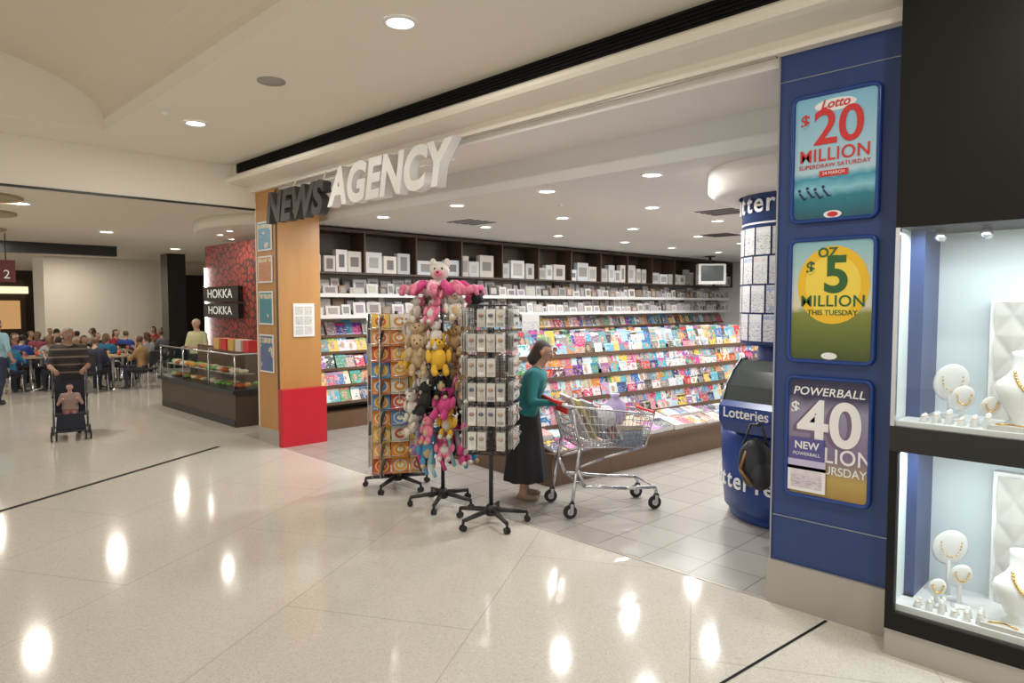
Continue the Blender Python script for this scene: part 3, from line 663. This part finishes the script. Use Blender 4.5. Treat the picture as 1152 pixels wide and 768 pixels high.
# wire accessory rack
mb = MB(); starbase(mb, .31); mb.tube((0, 0, .1), (0, 0, 1.88), .019, M_dark)
W = .155; Z0, Z1 = .62, 1.84
for z in (Z0, Z1):
    for a, b in (((-W, -W), (W, -W)), ((W, -W), (W, W)), ((W, W), (-W, W)), ((-W, W), (-W, -W))): mb.tube((*a, z), (*b, z), .007, M_dark, n=6)
    mb.tube((-W, -W, z), (W, W, z), .005, M_dark, n=6); mb.tube((-W, W, z), (W, -W, z), .005, M_dark, n=6)
for f in range(4):
    Mx = Matrix.Rotation(f * pi / 2, 4, 'Z')
    def q(p): return Mx @ Vector(p)
    for i in range(7): x = -W + i * W / 3; mb.tube(q((x, -W, Z0)), q((x, -W, Z1)), .003, M_dark, n=5)
    for i in range(25): z = Z0 + i * .0508; mb.tube(q((-W, -W, z)), q((W, -W, z)), .0022, M_dark, n=4)
    for r_ in range(6):
        z = 1.81 - r_ * .2
        for c_ in range(4):
            x = -.118 + c_ * .079; g = R.uniform(.5, .72); h = .145
            mb.tube(q((x, -W, z)), q((x, -W - .075, z + .01)), .003, M_chrome, n=5)
            if (r_ + c_ * 3 + f) % 11 == 0: continue
            for d in range(3):
                mb.box(q((x, -W - .02 - d * .02, z - h / 2)), (.066, .003, h), M_attr, (g, g * .97, g * .9), rz=f * pi / 2)
            col = R.choice([(.4, .28, .18), (.45, .36, .28), (.5, .42, .36), (.12, .13, .16), (.35, .2, .18), (.25, .22, .2)])
            mb.ell(q((x, -W - .068, z - .05)), (.022, .022, .016), M_attr, col, nu=8, nv=5)
            mb.box(q((x, -W - .0645, z - .12)), (.05, .003, .025), M_attr, R.choice([(.75, .75, .73), (.5, .45, .4), (.3, .3, .3)]), rz=f * pi / 2)
mb.build('accessory_spinner_rack', (-4.15, 3.90, 0), rz=radians(36))

# ---------------------------------------------------------------- shopping trolley
mb = MB(); mt = M_chrome
def lerp(a, b, t): return tuple(a[i] + (b[i] - a[i]) * t for i in range(3))
TB = [(-.42, -.25, .97), (.38, -.20, .86), (.38, .20, .86), (-.42, .25, .97)]
BB = [(-.32, -.19, .60), (.32, -.15, .56), (.32, .15, .56), (-.32, .19, .60)]
for i in range(4):
    k = (i + 1) % 4; mb.tube(TB[i], TB[k], .009, mt); mb.tube(BB[i], BB[k], .007, mt); mb.tube(TB[i], BB[i], .008, mt)
    n = 20 if i % 2 == 0 else 10
    for j in range(1, n): mb.tube(lerp(TB[i], TB[k], j / n), lerp(BB[i], BB[k], j / n), .0028, mt, n=5)
    for j in range(1, 5): mb.tube(lerp(TB[i], BB[i], j / 5), lerp(TB[k], BB[k], j / 5), .0035, mt, n=5)
for j in range(1, 16): mb.tube(lerp(BB[0], BB[1], j / 16), lerp(BB[3], BB[2], j / 16), .0028, mt, n=5)
for j in range(1, 5): mb.tube(lerp(BB[0], BB[3], j / 5), lerp(BB[1], BB[2], j / 5), .0035, mt, n=5)
for sd in (-1, 1):
    mb.path([(-.52, sd * .25, 1.0), (-.42, sd * .25, .95), (-.34, sd * .23, .62), (-.38, sd * .25, .40), (-.42, sd * .26, .14)], .016, mt)
    mb.path([(.30, sd * .17, .57), (-.1, sd * .2, .50), (-.34, sd * .23, .44)], .012, mt)
    mb.path([(-.37, sd * .25, .42), (-.30, sd * .25, .27), (.1, sd * .23, .22), (.40, sd * .19, .20), (.42, sd * .19, .13)], .016, mt)
    for x, y in ((-.42, .26), (.42, .19)):
        mb.box((x, sd * y, .115), (.03, .035, .05), M_dark); mb.tube((x - .02, sd * y - .012, .06), (x - .02, sd * y + .012, .06), .06, M_rubber, n=20); mb.tube((x - .02, sd * y - .016, .06), (x - .02, sd * y + .016, .06), .028, mt, n=12)
        mb.box((x - .01, sd * y + .02, .09), (.03, .004, .08), mt); mb.box((x - .01, sd * y - .02, .09), (.03, .004, .08), mt)
mb.tube((-.30, -.25, .26), (-.30, .25, .26), .01, mt); mb.tube((.40, -.19, .2), (.40, .19, .2), .01, mt)
mb.tube((-.52, -.26, 1.0), (-.52, .26, 1.0), .017, M_redp, n=12)
mb.box((.39, 0, .87), (.02, .36, .035), M_redp); mb.box((-.43, 0, .93), (.015, .3, .08), M_redp)
for k, (x, y, w, h, c) in enumerate([(-.3, 0, .28, .44, (.6, .58, .55)), (-.22, .03, .3, .40, (.6, .5, .2)), (-.13, -.03, .3, .38, (.25, .3, .4)), (-.04, .02, .28, .34, (.5, .2, .2)), (.05, 0, .26, .28, (.65, .65, .65))]):
    mb.box((x, y, .62 + h / 2), (.02, w, h), M_cov, c, ry=-.45)
for k in range(4): mb.box((.2, 0, .60 + k * .045), (.22, .25, .04), M_attr, R.choice([(.6, .6, .6), (.3, .35, .45), (.5, .4, .3)]))
rows = []
for j, (w, d, z) in enumerate(((.06, .04, .74), (.10, .07, .78), (.11, .08, .88), (.09, .05, .95), (.03, .02, 1.0), (.05, .03, 1.03))):
    rows.append([(.10 + (w + .008 * sin(5 * a + j)) * cos(a), .03 + (d + .008 * cos(4 * a + j)) * sin(a), z) for a in [2 * pi * i / 20 for i in range(20)]])
mb.grid(rows, M_attr, (.45, .38, .6)); mb.ell((-.06, -.10, .84), (.11, .07, .11), M_attr, (.65, .64, .66))
mb.build('shopping_trolley', (-3.76, 4.97, 0), rz=atan2(.87, .49))

# ---------------------------------------------------------------- people
def person(name, loc, rz, H, hands, sit=False, lean=0.0, top=(.1, .1, .1), bottom=(.05, .05, .06), skin=(.55, .33, .23), hair=(.03, .02, .015), shoe=(.03, .03, .03),
           voxel=.014, sleeve='short', longhair=False, step=0.0, shorts=False, headyaw=0, headpitch=0, fat=1.0, skirt=None, stripes=None):
    prims = []
    def cap(a, b, ra, rb, m): prims.append((Vector(a) * H, Vector(b) * H, ra * H, rb * H, m))
    hz = (.30 if sit else .52)
    dz = hz - .52
    def tz(z): return z + dz
    def lx(z): return lean * (z - .52) / .3
    F = fat
    cap((0, -.045, tz(.53)), (0, .045, tz(.53)), .068 * F, .068 * F, 'bottom')
    for z, r, w in ((.58, .062, .05), (.63, .061, .045), (.68, .063, .052), (.73, .066, .06), (.77, .062, .065)):
        cap((lx(z), -w * F, tz(z)), (lx(z), w * F, tz(z)), r * F, r * F, 'top')
    sh = tz(.80); cap((lx(.8), -.10, sh), (lx(.8), .10, sh), .042, .042, 'top')
    hx = lx(.8) + .015 + lean * .3
    cap((lx(.8), 0, tz(.82)), (hx, 0, tz(.885)), .036, .032, 'skin')
    hc = Vector((hx + .006, 0, tz(.935))) * H
    Rh = Matrix.Rotation(headyaw, 3, 'Z') @ Matrix.Rotation(headpitch, 3, 'Y')
    def hp(p): return hc + Rh @ (Vector(p) * H)
    for a, b, ra, rb, m in (((-.008, 0, .016), (.004, 0, .016), .05, .048, 'skin'), ((.01, 0, -.02), (.018, 0, -.035), .038, .026, 'skin'), ((.055, 0, .008), (.066, 0, -.012), .006, .010, 'skin'),
                            ((0, .05, 0), (.0, .052, -.015), .011, .008, 'skin'), ((0, -.05, 0), (.0, -.052, -.015), .011, .008, 'skin')):
        prims.append((hp(a), hp(b), ra * H, rb * H, m))
    if longhair: prims.append((hp((-.02, 0, .025)), hp((-.045, 0, -.06)), .05 * H, .042 * H, 'hair'))
    palms = []
    for sd, hd in zip((1, -1), hands):
        S = Vector((lx(.8), sd * .115, sh)) * H; Wr = Vector(hd)
        d = Wr - S; l1, l2 = .18 * H, .155 * H
        dist = min(d.length, (l1 + l2) * .985); dn = d.normalized(); Wr = S + dn * dist
        a_ = (l1 * l1 - l2 * l2 + dist * dist) / (2 * dist); hgt = sqrt(max(0, l1 * l1 - a_ * a_))
        pole = Vector((-.4, sd * .5, -1)); pole = (pole - dn * pole.dot(dn)).normalized(); E = S + dn * a_ + pole * hgt
        prims.append((S, E, .034 * H * F, .026 * H, 'top'))
        prims.append((E, Wr, .025 * H, .017 * H, 'top' if sleeve == 'long' else 'skin'))
        fd = (Wr - E).normalized(); pe = Wr + fd * .045 * H
        prims.append((Wr, pe, .016 * H, .020 * H, 'skin')); palms.append((Wr, pe, fd, sd))
    for sd in (1, -1):
        hip = Vector((0, sd * .05, tz(.50))) * H
        if sit:
            kn = Vector((.235, sd * .06, .285)) * H; an = Vector((.22, sd * .06, .045)) * H
        else:
            st = step * sd; kn = Vector((.02 + st * .5 + .01, sd * .052, .28)) * H; an = Vector((st - .01, sd * .055, .045)) * H
        legm = 'skin' if shorts or skirt else 'bottom'
        prims.append((hip, kn, .060 * H * F, .042 * H, 'bottom')); prims.append((kn, an, .040 * H, .024 * H, legm))
        prims.append((an + Vector((-.012, 0, -.018)) * H, an + Vector((.085, sd * .012, -.024)) * H, .024 * H, .019 * H, 'shoe'))
    mb = MB(); g = M_attr
    for a, b, ra, rb, m in prims:
        mb.ell(a, (ra, ra, ra), g, nu=14, nv=10); mb.ell(b, (rb, rb, rb), g, nu=14, nv=10); mb.tube(a, b, ra, g, rb, n=14)
    tmp = mb.build('tmp_body'); rm = tmp.modifiers.new('r', 'REMESH'); rm.mode = 'VOXEL'; rm.voxel_size = voxel; rm.use_smooth_shade = True
    sm = tmp.modifiers.new('s', 'SMOOTH'); sm.factor = .5; sm.iterations = 3
    dg = bpy.context.evaluated_depsgraph_get(); dg.update()
    me = bpy.data.meshes.new_from_object(tmp.evaluated_get(dg)); bpy.data.objects.remove(tmp)
    me.materials.clear()
    mats = {'top': flat(name + '_shirt', top, .8), 'bottom': flat(name + '_trousers', bottom, .8), 'skin': flat('skin', skin, .55), 'hair': flat('hair', hair, .6), 'shoe': flat('shoe', shoe, .5)}
    if stripes:
        m = mats['top']; tc = N(m, 'ShaderNodeTexCoord'); sp = N(m, 'ShaderNodeSeparateXYZ'); L(m, tc.outputs['Object'], sp.inputs[0])
        w = mth(m, 'GREATER_THAN', mth(m, 'FRACT', mth(m, 'MULTIPLY', sp.outputs[2], 9)), .78); L(m, mixc(m, w, top, stripes), m.node_tree.nodes['Principled BSDF'].inputs['Base Color'])
    order = list(mats); [me.materials.append(mats[k]) for k in order]
    RhT = Rh.transposed()
    for p in me.polygons:
        c = Vector(p.center); best = 1e9; bm = 'top'
        for a, b, ra, rb, m in prims:
            ab = b - a; t = max(0, min(1, (c - a).dot(ab) / max(ab.length_squared, 1e-9))); d = (c - a - ab * t).length - (ra + (rb - ra) * t)
            if d < best: best = d; bm = m
        q = RhT @ (c - hc) / H
        if bm == 'skin' and q.length < .085 and q.z > -.03 and (q.z > .042 or (q.x < -.004 and q.z > -.028)):
            if not (abs(q.y) > .049 and q.z < .015): bm = 'hair'
        p.material_index = order.index(bm); p.use_smooth = True
    e = empty(name, loc, rz)
    o = bpy.data.objects.new('body', me); bpy.context.collection.objects.link(o); o.parent = e
    mb = MB(); me_ = flat('eye_white', (.8, .8, .78), .3); mp_ = flat('iris_dark', (.02, .012, .01), .2); ml = flat('lips', (.45, .15, .13), .5)
    def E2(p, r, m): mb.ell(hp(p), tuple(x * H for x in r), m, nu=8, nv=6, M=Rh)
    for sd in (1, -1):
        E2((.044, sd * .019, .006), (.007, .009, .005), me_); E2((.0495, sd * .019, .006), (.003, .004, .004), mp_); E2((.048, sd * .019, .018), (.004, .012, .0025), mats['hair'])
    E2((.046, 0, -.034), (.006, .014, .004), ml)
    for (Wr, pe, fd, sd) in palms:
        side = fd.cross(Vector((0, 0, 1)))
        if side.length < .2: side = Vector((0, 1, 0))
        side.normalize(); dn = side.cross(fd).normalized()
        if dn.z > 0: dn = -dn
        for i, (off, ln) in enumerate(((-.0135, .034), (-.0045, .040), (.0045, .037), (.0135, .029))):
            a = pe + side * off * H + fd * .010 * H; b = a + (fd * .75 + dn * .6) * ln * .5 * H; c = b + (fd * -.1 + dn) * ln * .35 * H; d_ = c + (-fd * .8 + dn * .5) * ln * .28 * H
            for p_, q_ in ((a, b), (b, c), (c, d_)): mb.tube(p_, q_, .0052 * H, mats['skin'], .0046 * H, n=7)
            for p_ in (b, c, d_): mb.ell(p_, (.005 * H,) * 3, mats['skin'], nu=7, nv=5)
        a = Wr + fd * .018 * H - side * sd * .014 * H; b = a + (-side * sd * .7 + fd * .6 + dn * .2) * .022 * H; c = b + (fd * .7 + dn * .7) * .018 * H
        mb.tube(a, b, .0062 * H, mats['skin'], n=7); mb.tube(b, c, .0055 * H, mats['skin'], .0045 * H, n=7); mb.ell(c, (.0046 * H,) * 3, mats['skin'], nu=7, nv=5)
    if skirt:
        rows = []
        for j in range(14):
            t = j / 13; z = (.60 - t * (.60 - skirt)) * H; r = (.085 + .055 * t) * H * F
            rows.append([((r * .86 + .008 * H * t * sin(i * pi * 2 * 9 / 54)) * cos(2 * pi * i / 54), (r * 1.0 + .008 * H * t * sin(i * pi * 2 * 9 / 54)) * sin(2 * pi * i / 54), z) for i in range(54)])
        mb.grid(rows, mats['bottom'], caps=False)
    mb.build('face_hands_clothing', parent=e)
    return e

person('woman_shopper', (-4.46, 4.64, 0), radians(36), 1.50, ((.20, -.12, .97), (.33, -.34, .97)), lean=.075, top=(.01, .15, .16), bottom=(.012, .011, .013), skin=(.40, .22, .15), hair=(.03, .02, .018), sleeve='long',
       voxel=.011, longhair=True, headpitch=.3, skirt=.13, fat=1.15, shoe=(.25, .17, .12))
face = atan2(-2.4, 11.4)
person('man_with_pushchair', (-11.5, 2.43, 0), face, 1.52, ((.40, .17, .93), (.40, -.17, .93)), lean=.05, top=(.035, .03, .03), bottom=(.03, .028, .03), skin=(.36, .2, .14), hair=(.22, .18, .15), stripes=(.2, .16, .13), shorts=True, step=.09, headpitch=.1, fat=1.15)
mb = MB(); fabric = flat('pushchair_fabric', (.02, .022, .035), .9); grey_ = flat('pushchair_frame', (.1, .1, .11), .35)
for sd in (-1, 1):
    y = sd * .2
    mb.path([(-.42, y, .95), (-.34, y, .96), (-.18, y, .55), (.22, y, .09)], .012, grey_); mb.path([(-.2, y, .58), (-.28, y, .09)], .011, grey_); mb.path([(-.12, y, .42), (.22, y, .36)], .010, grey_)
    for x in (.22, -.28):
        for d in (-.028, .028): mb.tube((x, y + d - .009, .065), (x, y + d + .009, .065), .065, M_rubber, n=18); mb.tube((x, y + d - .011, .065), (x, y + d + .011, .065), .03, grey_, n=10)
    mb.path([(-.16, y, .62), (.08, y, .58)], .013, M_dark)
mb.tube((.22, -.2, .12), (.22, .2, .12), .009, grey_); mb.tube((-.28, -.2, .12), (-.28, .2, .12), .009, grey_); mb.tube((-.41, -.2, .95), (-.41, .2, .95), .013, M_dark)
mb.box((.0, 0, .335), (.30, .36, .03), fabric, ry=.0); mb.box((-.19, 0, .56), (.03, .36, .46), fabric, ry=-.25); mb.box((.17, 0, .24), (.03, .32, .2), fabric, ry=-.3); mb.box((.24, 0, .13), (.12, .32, .015), fabric)
mb.box((-.1, 0, .17), (.3, .34, .12), fabric)
mb.build('pushchair', (-10.98, 2.32, 0), rz=face)
person('toddler', (-11.06, 2.335, .12), face, .80, ((.16, .1, .42), (.16, -.1, .42)), sit=True, top=(.35, .25, .22), bottom=(.3, .14, .1), skin=(.55, .33, .25), hair=(.12, .07, .04), shorts=True, voxel=.010, shoe=(.4, .25, .2), fat=1.15)
person('woman_standing', (-15.5, 2.15, 0), radians(130), 1.58, ((.16, .16, .95), (.1, -.2, .85)), top=(.25, .42, .5), bottom=(.02, .03, .07), voxel=.02, longhair=True, step=.07)
person('kitchen_worker', (-14.1, 5.2, 0), radians(-60), 1.56, ((.25, .12, 1.0), (.25, -.12, 1.0)), top=(.5, .5, .28), bottom=(.03, .03, .03), hair=(.5, .45, .3), voxel=.02)

def chair(loc, rz):
    mb = MB(); mb.box((0, 0, .44), (.40, .40, .03), M_dark)
    for x, y in ((-.17, -.17), (.17, -.17), (-.17, .17), (.17, .17)): mb.tube((x * 1.1, y * 1.1, 0), (x, y, .43), .012, M_chrome)
    mb.path([(-.18, -.17, .44), (-.23, -.17, .82)], .012, M_chrome); mb.path([(-.18, .17, .44), (-.23, .17, .82)], .012, M_chrome)
    mb.box((-.222, 0, .70), (.02, .38, .26), M_dark, ry=-.12)
    mb.build('dining_chair', loc, rz)
M_tt = flat('tabletop', (.35, .28, .2), .3)
def table(loc):
    mb = MB(); mb.lathe((0, 0, 0), [(.2, 0), (.2, .02), (.03, .04), (.03, .70), (.1, .71)], M_chrome, 20); mb.box((0, 0, .725), (.75, .75, .03), M_tt)
    for k in range(3): mb.box((R.uniform(-.2, .2), R.uniform(-.2, .2), .75), (.16, .12, .02), M_attr, rc())
    mb.lathe((.1, .1, .74), [(.03, 0), (.035, .1), (.001, .1)], M_attr, 12, col=(.7, .1, .05)); mb.build('dining_table', loc)
tabs = [(-17.5, 3.0), (-16.7, 4.35), (-19.2, 3.5), (-18.4, 5.0), (-20.9, 4.1), (-20.2, 5.9), (-18.6, 1.9), (-22.8, 4.9), (-22.2, 6.6), (-17.2, 1.4), (-21.0, 2.3), (-24.0, 3.2)]
shirts = [(.35, .02, .03), (.02, .06, .3), (.4, .4, .4), (.03, .03, .03), (.02, .15, .28), (.3, .18, .08), (.45, .4, .35), (.03, .03, .06), (.3, .05, .1), (.1, .1, .12)]
cnt = 0
for i, (x, y) in enumerate(tabs):
    table((x, y, 0))
    for k, a in enumerate((20, 110, 200, 290)):
        an = radians(a + 25); cx_, cy_ = x + .68 * cos(an), y + .68 * sin(an)
        chair((cx_, cy_, 0), an + pi)
        if (k != 1 or i % 2 == 0) and cnt < 30:
            cnt += 1
            person('seated_diner', (cx_, cy_, .0), an + pi, 1.50, ((.32, .12, .80), (.32, -.12, .80)), sit=True, top=shirts[cnt % 10], bottom=(.03, .03, .05), skin=R.choice([(.5, .3, .2), (.3, .17, .1), (.55, .35, .26)]), hair=R.choice([(.02, .015, .01), (.08, .04, .02), (.15, .09, .05)]), voxel=.03, longhair=(cnt % 2 == 0), lean=.03, headyaw=R.uniform(-.4, .4))

# ---------------------------------------------------------------- food stall
mb = MB()
mb.b2((-13.3, 4.25, 0), (-10.1, 4.95, .55), M_dwood); mb.b2((-13.35, 4.2, .5), (-10.05, 5.0, .56), M_dark); mb.b2((-13.28, 4.3, .02), (-10.12, 4.24, .1), M_dark)
mb.b2((-10.8, 4.95, 0), (-10.1, 6.5, .55), M_dwood); mb.b2((-10.85, 4.95, .5), (-10.05, 6.5, .56), M_dark)
mb.b2((-13.3, 4.24, .56), (-10.1, 4.25, 1.08), M_glass); mb.b2((-10.1, 4.25, .56), (-10.09, 6.5, 1.08), M_glass)
mb.b2((-13.3, 4.24, 1.08), (-10.08, 4.7, 1.10), M_glass); mb.b2((-13.3, 4.9, .56), (-10.8, 4.93, 1.1), M_mwood)
for x in (-13.3, -12.2, -11.1, -10.1): mb.tube((x, 4.25, .56), (x, 4.25, 1.1), .012, M_chrome)
mb.tube((-13.3, 4.24, 1.1), (-10.09, 4.24, 1.1), .012, M_chrome); mb.tube((-10.09, 4.24, 1.1), (-10.09, 6.5, 1.1), .012, M_chrome)
mb.b2((-13.2, 4.3, .78), (-10.2, 4.6, .79), M_chrome)
for k in range(60):
    x = -13.2 + (k % 30) * .1; z = .6 if k < 30 else .82; mb.ell((x, 4.42 + R.uniform(-.05, .1), z), (.05, .08, .035), M_attr, R.choice([(.7, .3, .05), (.7, .6, .4), (.5, .1, .03), (.2, .4, .08), (.75, .7, .6)]), nu=8, nv=5)
for k in range(14): mb.ell((-10.3 + R.uniform(-.1, .1), 4.5 + k * .14, .62), (.07, .06, .04), M_attr, R.choice([(.7, .3, .05), (.7, .6, .4), (.5, .1, .03), (.2, .4, .08)]), nu=8, nv=5)
for k in range(5): mb.box((-11.4 + k * .28, 4.6, 1.2), (.2, .2, .18), M_attr, R.choice([(.6, .03, .03), (.6, .55, .5), (.6, .35, .1), (.05, .05, .05)]))
mb.build('food_display_counter')
def redpat():
    m = P('red_pattern', (.4, .03, .02), .5); tc = N(m, 'ShaderNodeTexCoord'); vo = N(m, 'ShaderNodeTexVoronoi'); vo.feature = 'DISTANCE_TO_EDGE'; vo.inputs['Scale'].default_value = 7
    L(m, tc.outputs['Object'], vo.inputs['Vector']); w = mth(m, 'LESS_THAN', vo.outputs['Distance'], .10); L(m, mixc(m, w, (.30, .03, .015), (.04, .008, .006)), m.node_tree.nodes['Principled BSDF'].inputs['Base Color']); return m
slab('wall_stall_red', (-14.7, 5.62, 0), (-11.6, 5.72, 3.05), redpat())
mb = MB(); mb.b2((-14.6, 5.52, 1.9), (-12.9, 5.62, 2.2), M_black); mb.b2((-14.6, 5.52, 1.58), (-12.9, 5.62, 1.86), M_black); so = mb.build('food_stall_sign')
text('HOKKA', .24, (-13.75, 5.51, 2.05), c_wh, parent=so, off=.004, sx=1.45); text('HOKKA', .22, (-13.75, 5.51, 1.72), c_wh, parent=so, off=.004, sx=1.5)
mb = MB(); mb.b2((-14.66, 5.57, .9), (-14.63, 5.61, 2.6), M_lamp); mb.build('wall_light_strip')
slab('black_pillar', (-21.4, 6.9, 0), (-20.85, 7.4, 3.3), M_black)
slab('wall_cream_block', (-26, 4.6, 0), (-24.5, 8.2, 3.3), M_cream)
mb = MB()
for k in range(9):
    y = -6 + k * 2.1; c = R.choice([(.9, .5, .2), (.9, .8, .6), (.7, .2, .1), (.3, .6, .8)])
    mb.b2((-35.7, y - .2, 0), (-35.6, y + 1.5, 2.9), M_dwood)
    m = P('shop_glow', (.3, .2, .1), .6, emit=c, es=.5); mb.b2((-35.59, y, .8), (-35.55, y + 1.3, 2.0), m); mb.b2((-35.59, y + .1, 2.3), (-35.5, y + 1.6, 2.6), P('shop_sign_glow', (.3, .2, .1), .6, emit=(.9, .75, .5), es=1.2))
mb.build('distant_shopfronts')
mb = MB(); mb.b2((-17.3, 1.6, 2.3), (-17.2, 2.75, 2.75), flat('sign_brown', (.12, .02, .02))); mb.tube((-17.25, 1.9, 2.75), (-17.25, 1.9, 3.3), .01, M_dark); mb.tube((-17.25, 2.6, 2.75), (-17.25, 2.6, 3.3), .01, M_dark)
so = mb.build('hanging_wayfinding_sign'); text('2', .25, (-17.19, 2.6, 2.45), c_wh, parent=so, rot=(pi / 2, 0, pi / 2)); text('Toilets', .14, (-17.19, 2.1, 2.6), c_wh, parent=so, rot=(pi / 2, 0, pi / 2))

# ---------------------------------------------------------------- world, camera
w = bpy.data.worlds.new('World'); bpy.context.scene.world = w; w.use_nodes = True
w.node_tree.nodes['Background'].inputs[0].default_value = (1, .95, .88, 1); w.node_tree.nodes['Background'].inputs[1].default_value = 0.95
cam = bpy.data.cameras.new('camera'); co = bpy.data.objects.new('camera', cam); bpy.context.collection.objects.link(co)
co.location = (0, 0, 1.85); co.rotation_euler = (radians(90 - 3.13), 0, radians(45)); cam.lens = 24; cam.sensor_width = 36; cam.clip_start = .05
bpy.context.scene.camera = co
vs = bpy.context.scene.view_settings; vs.view_transform = 'Standard'; vs.exposure = 0.1
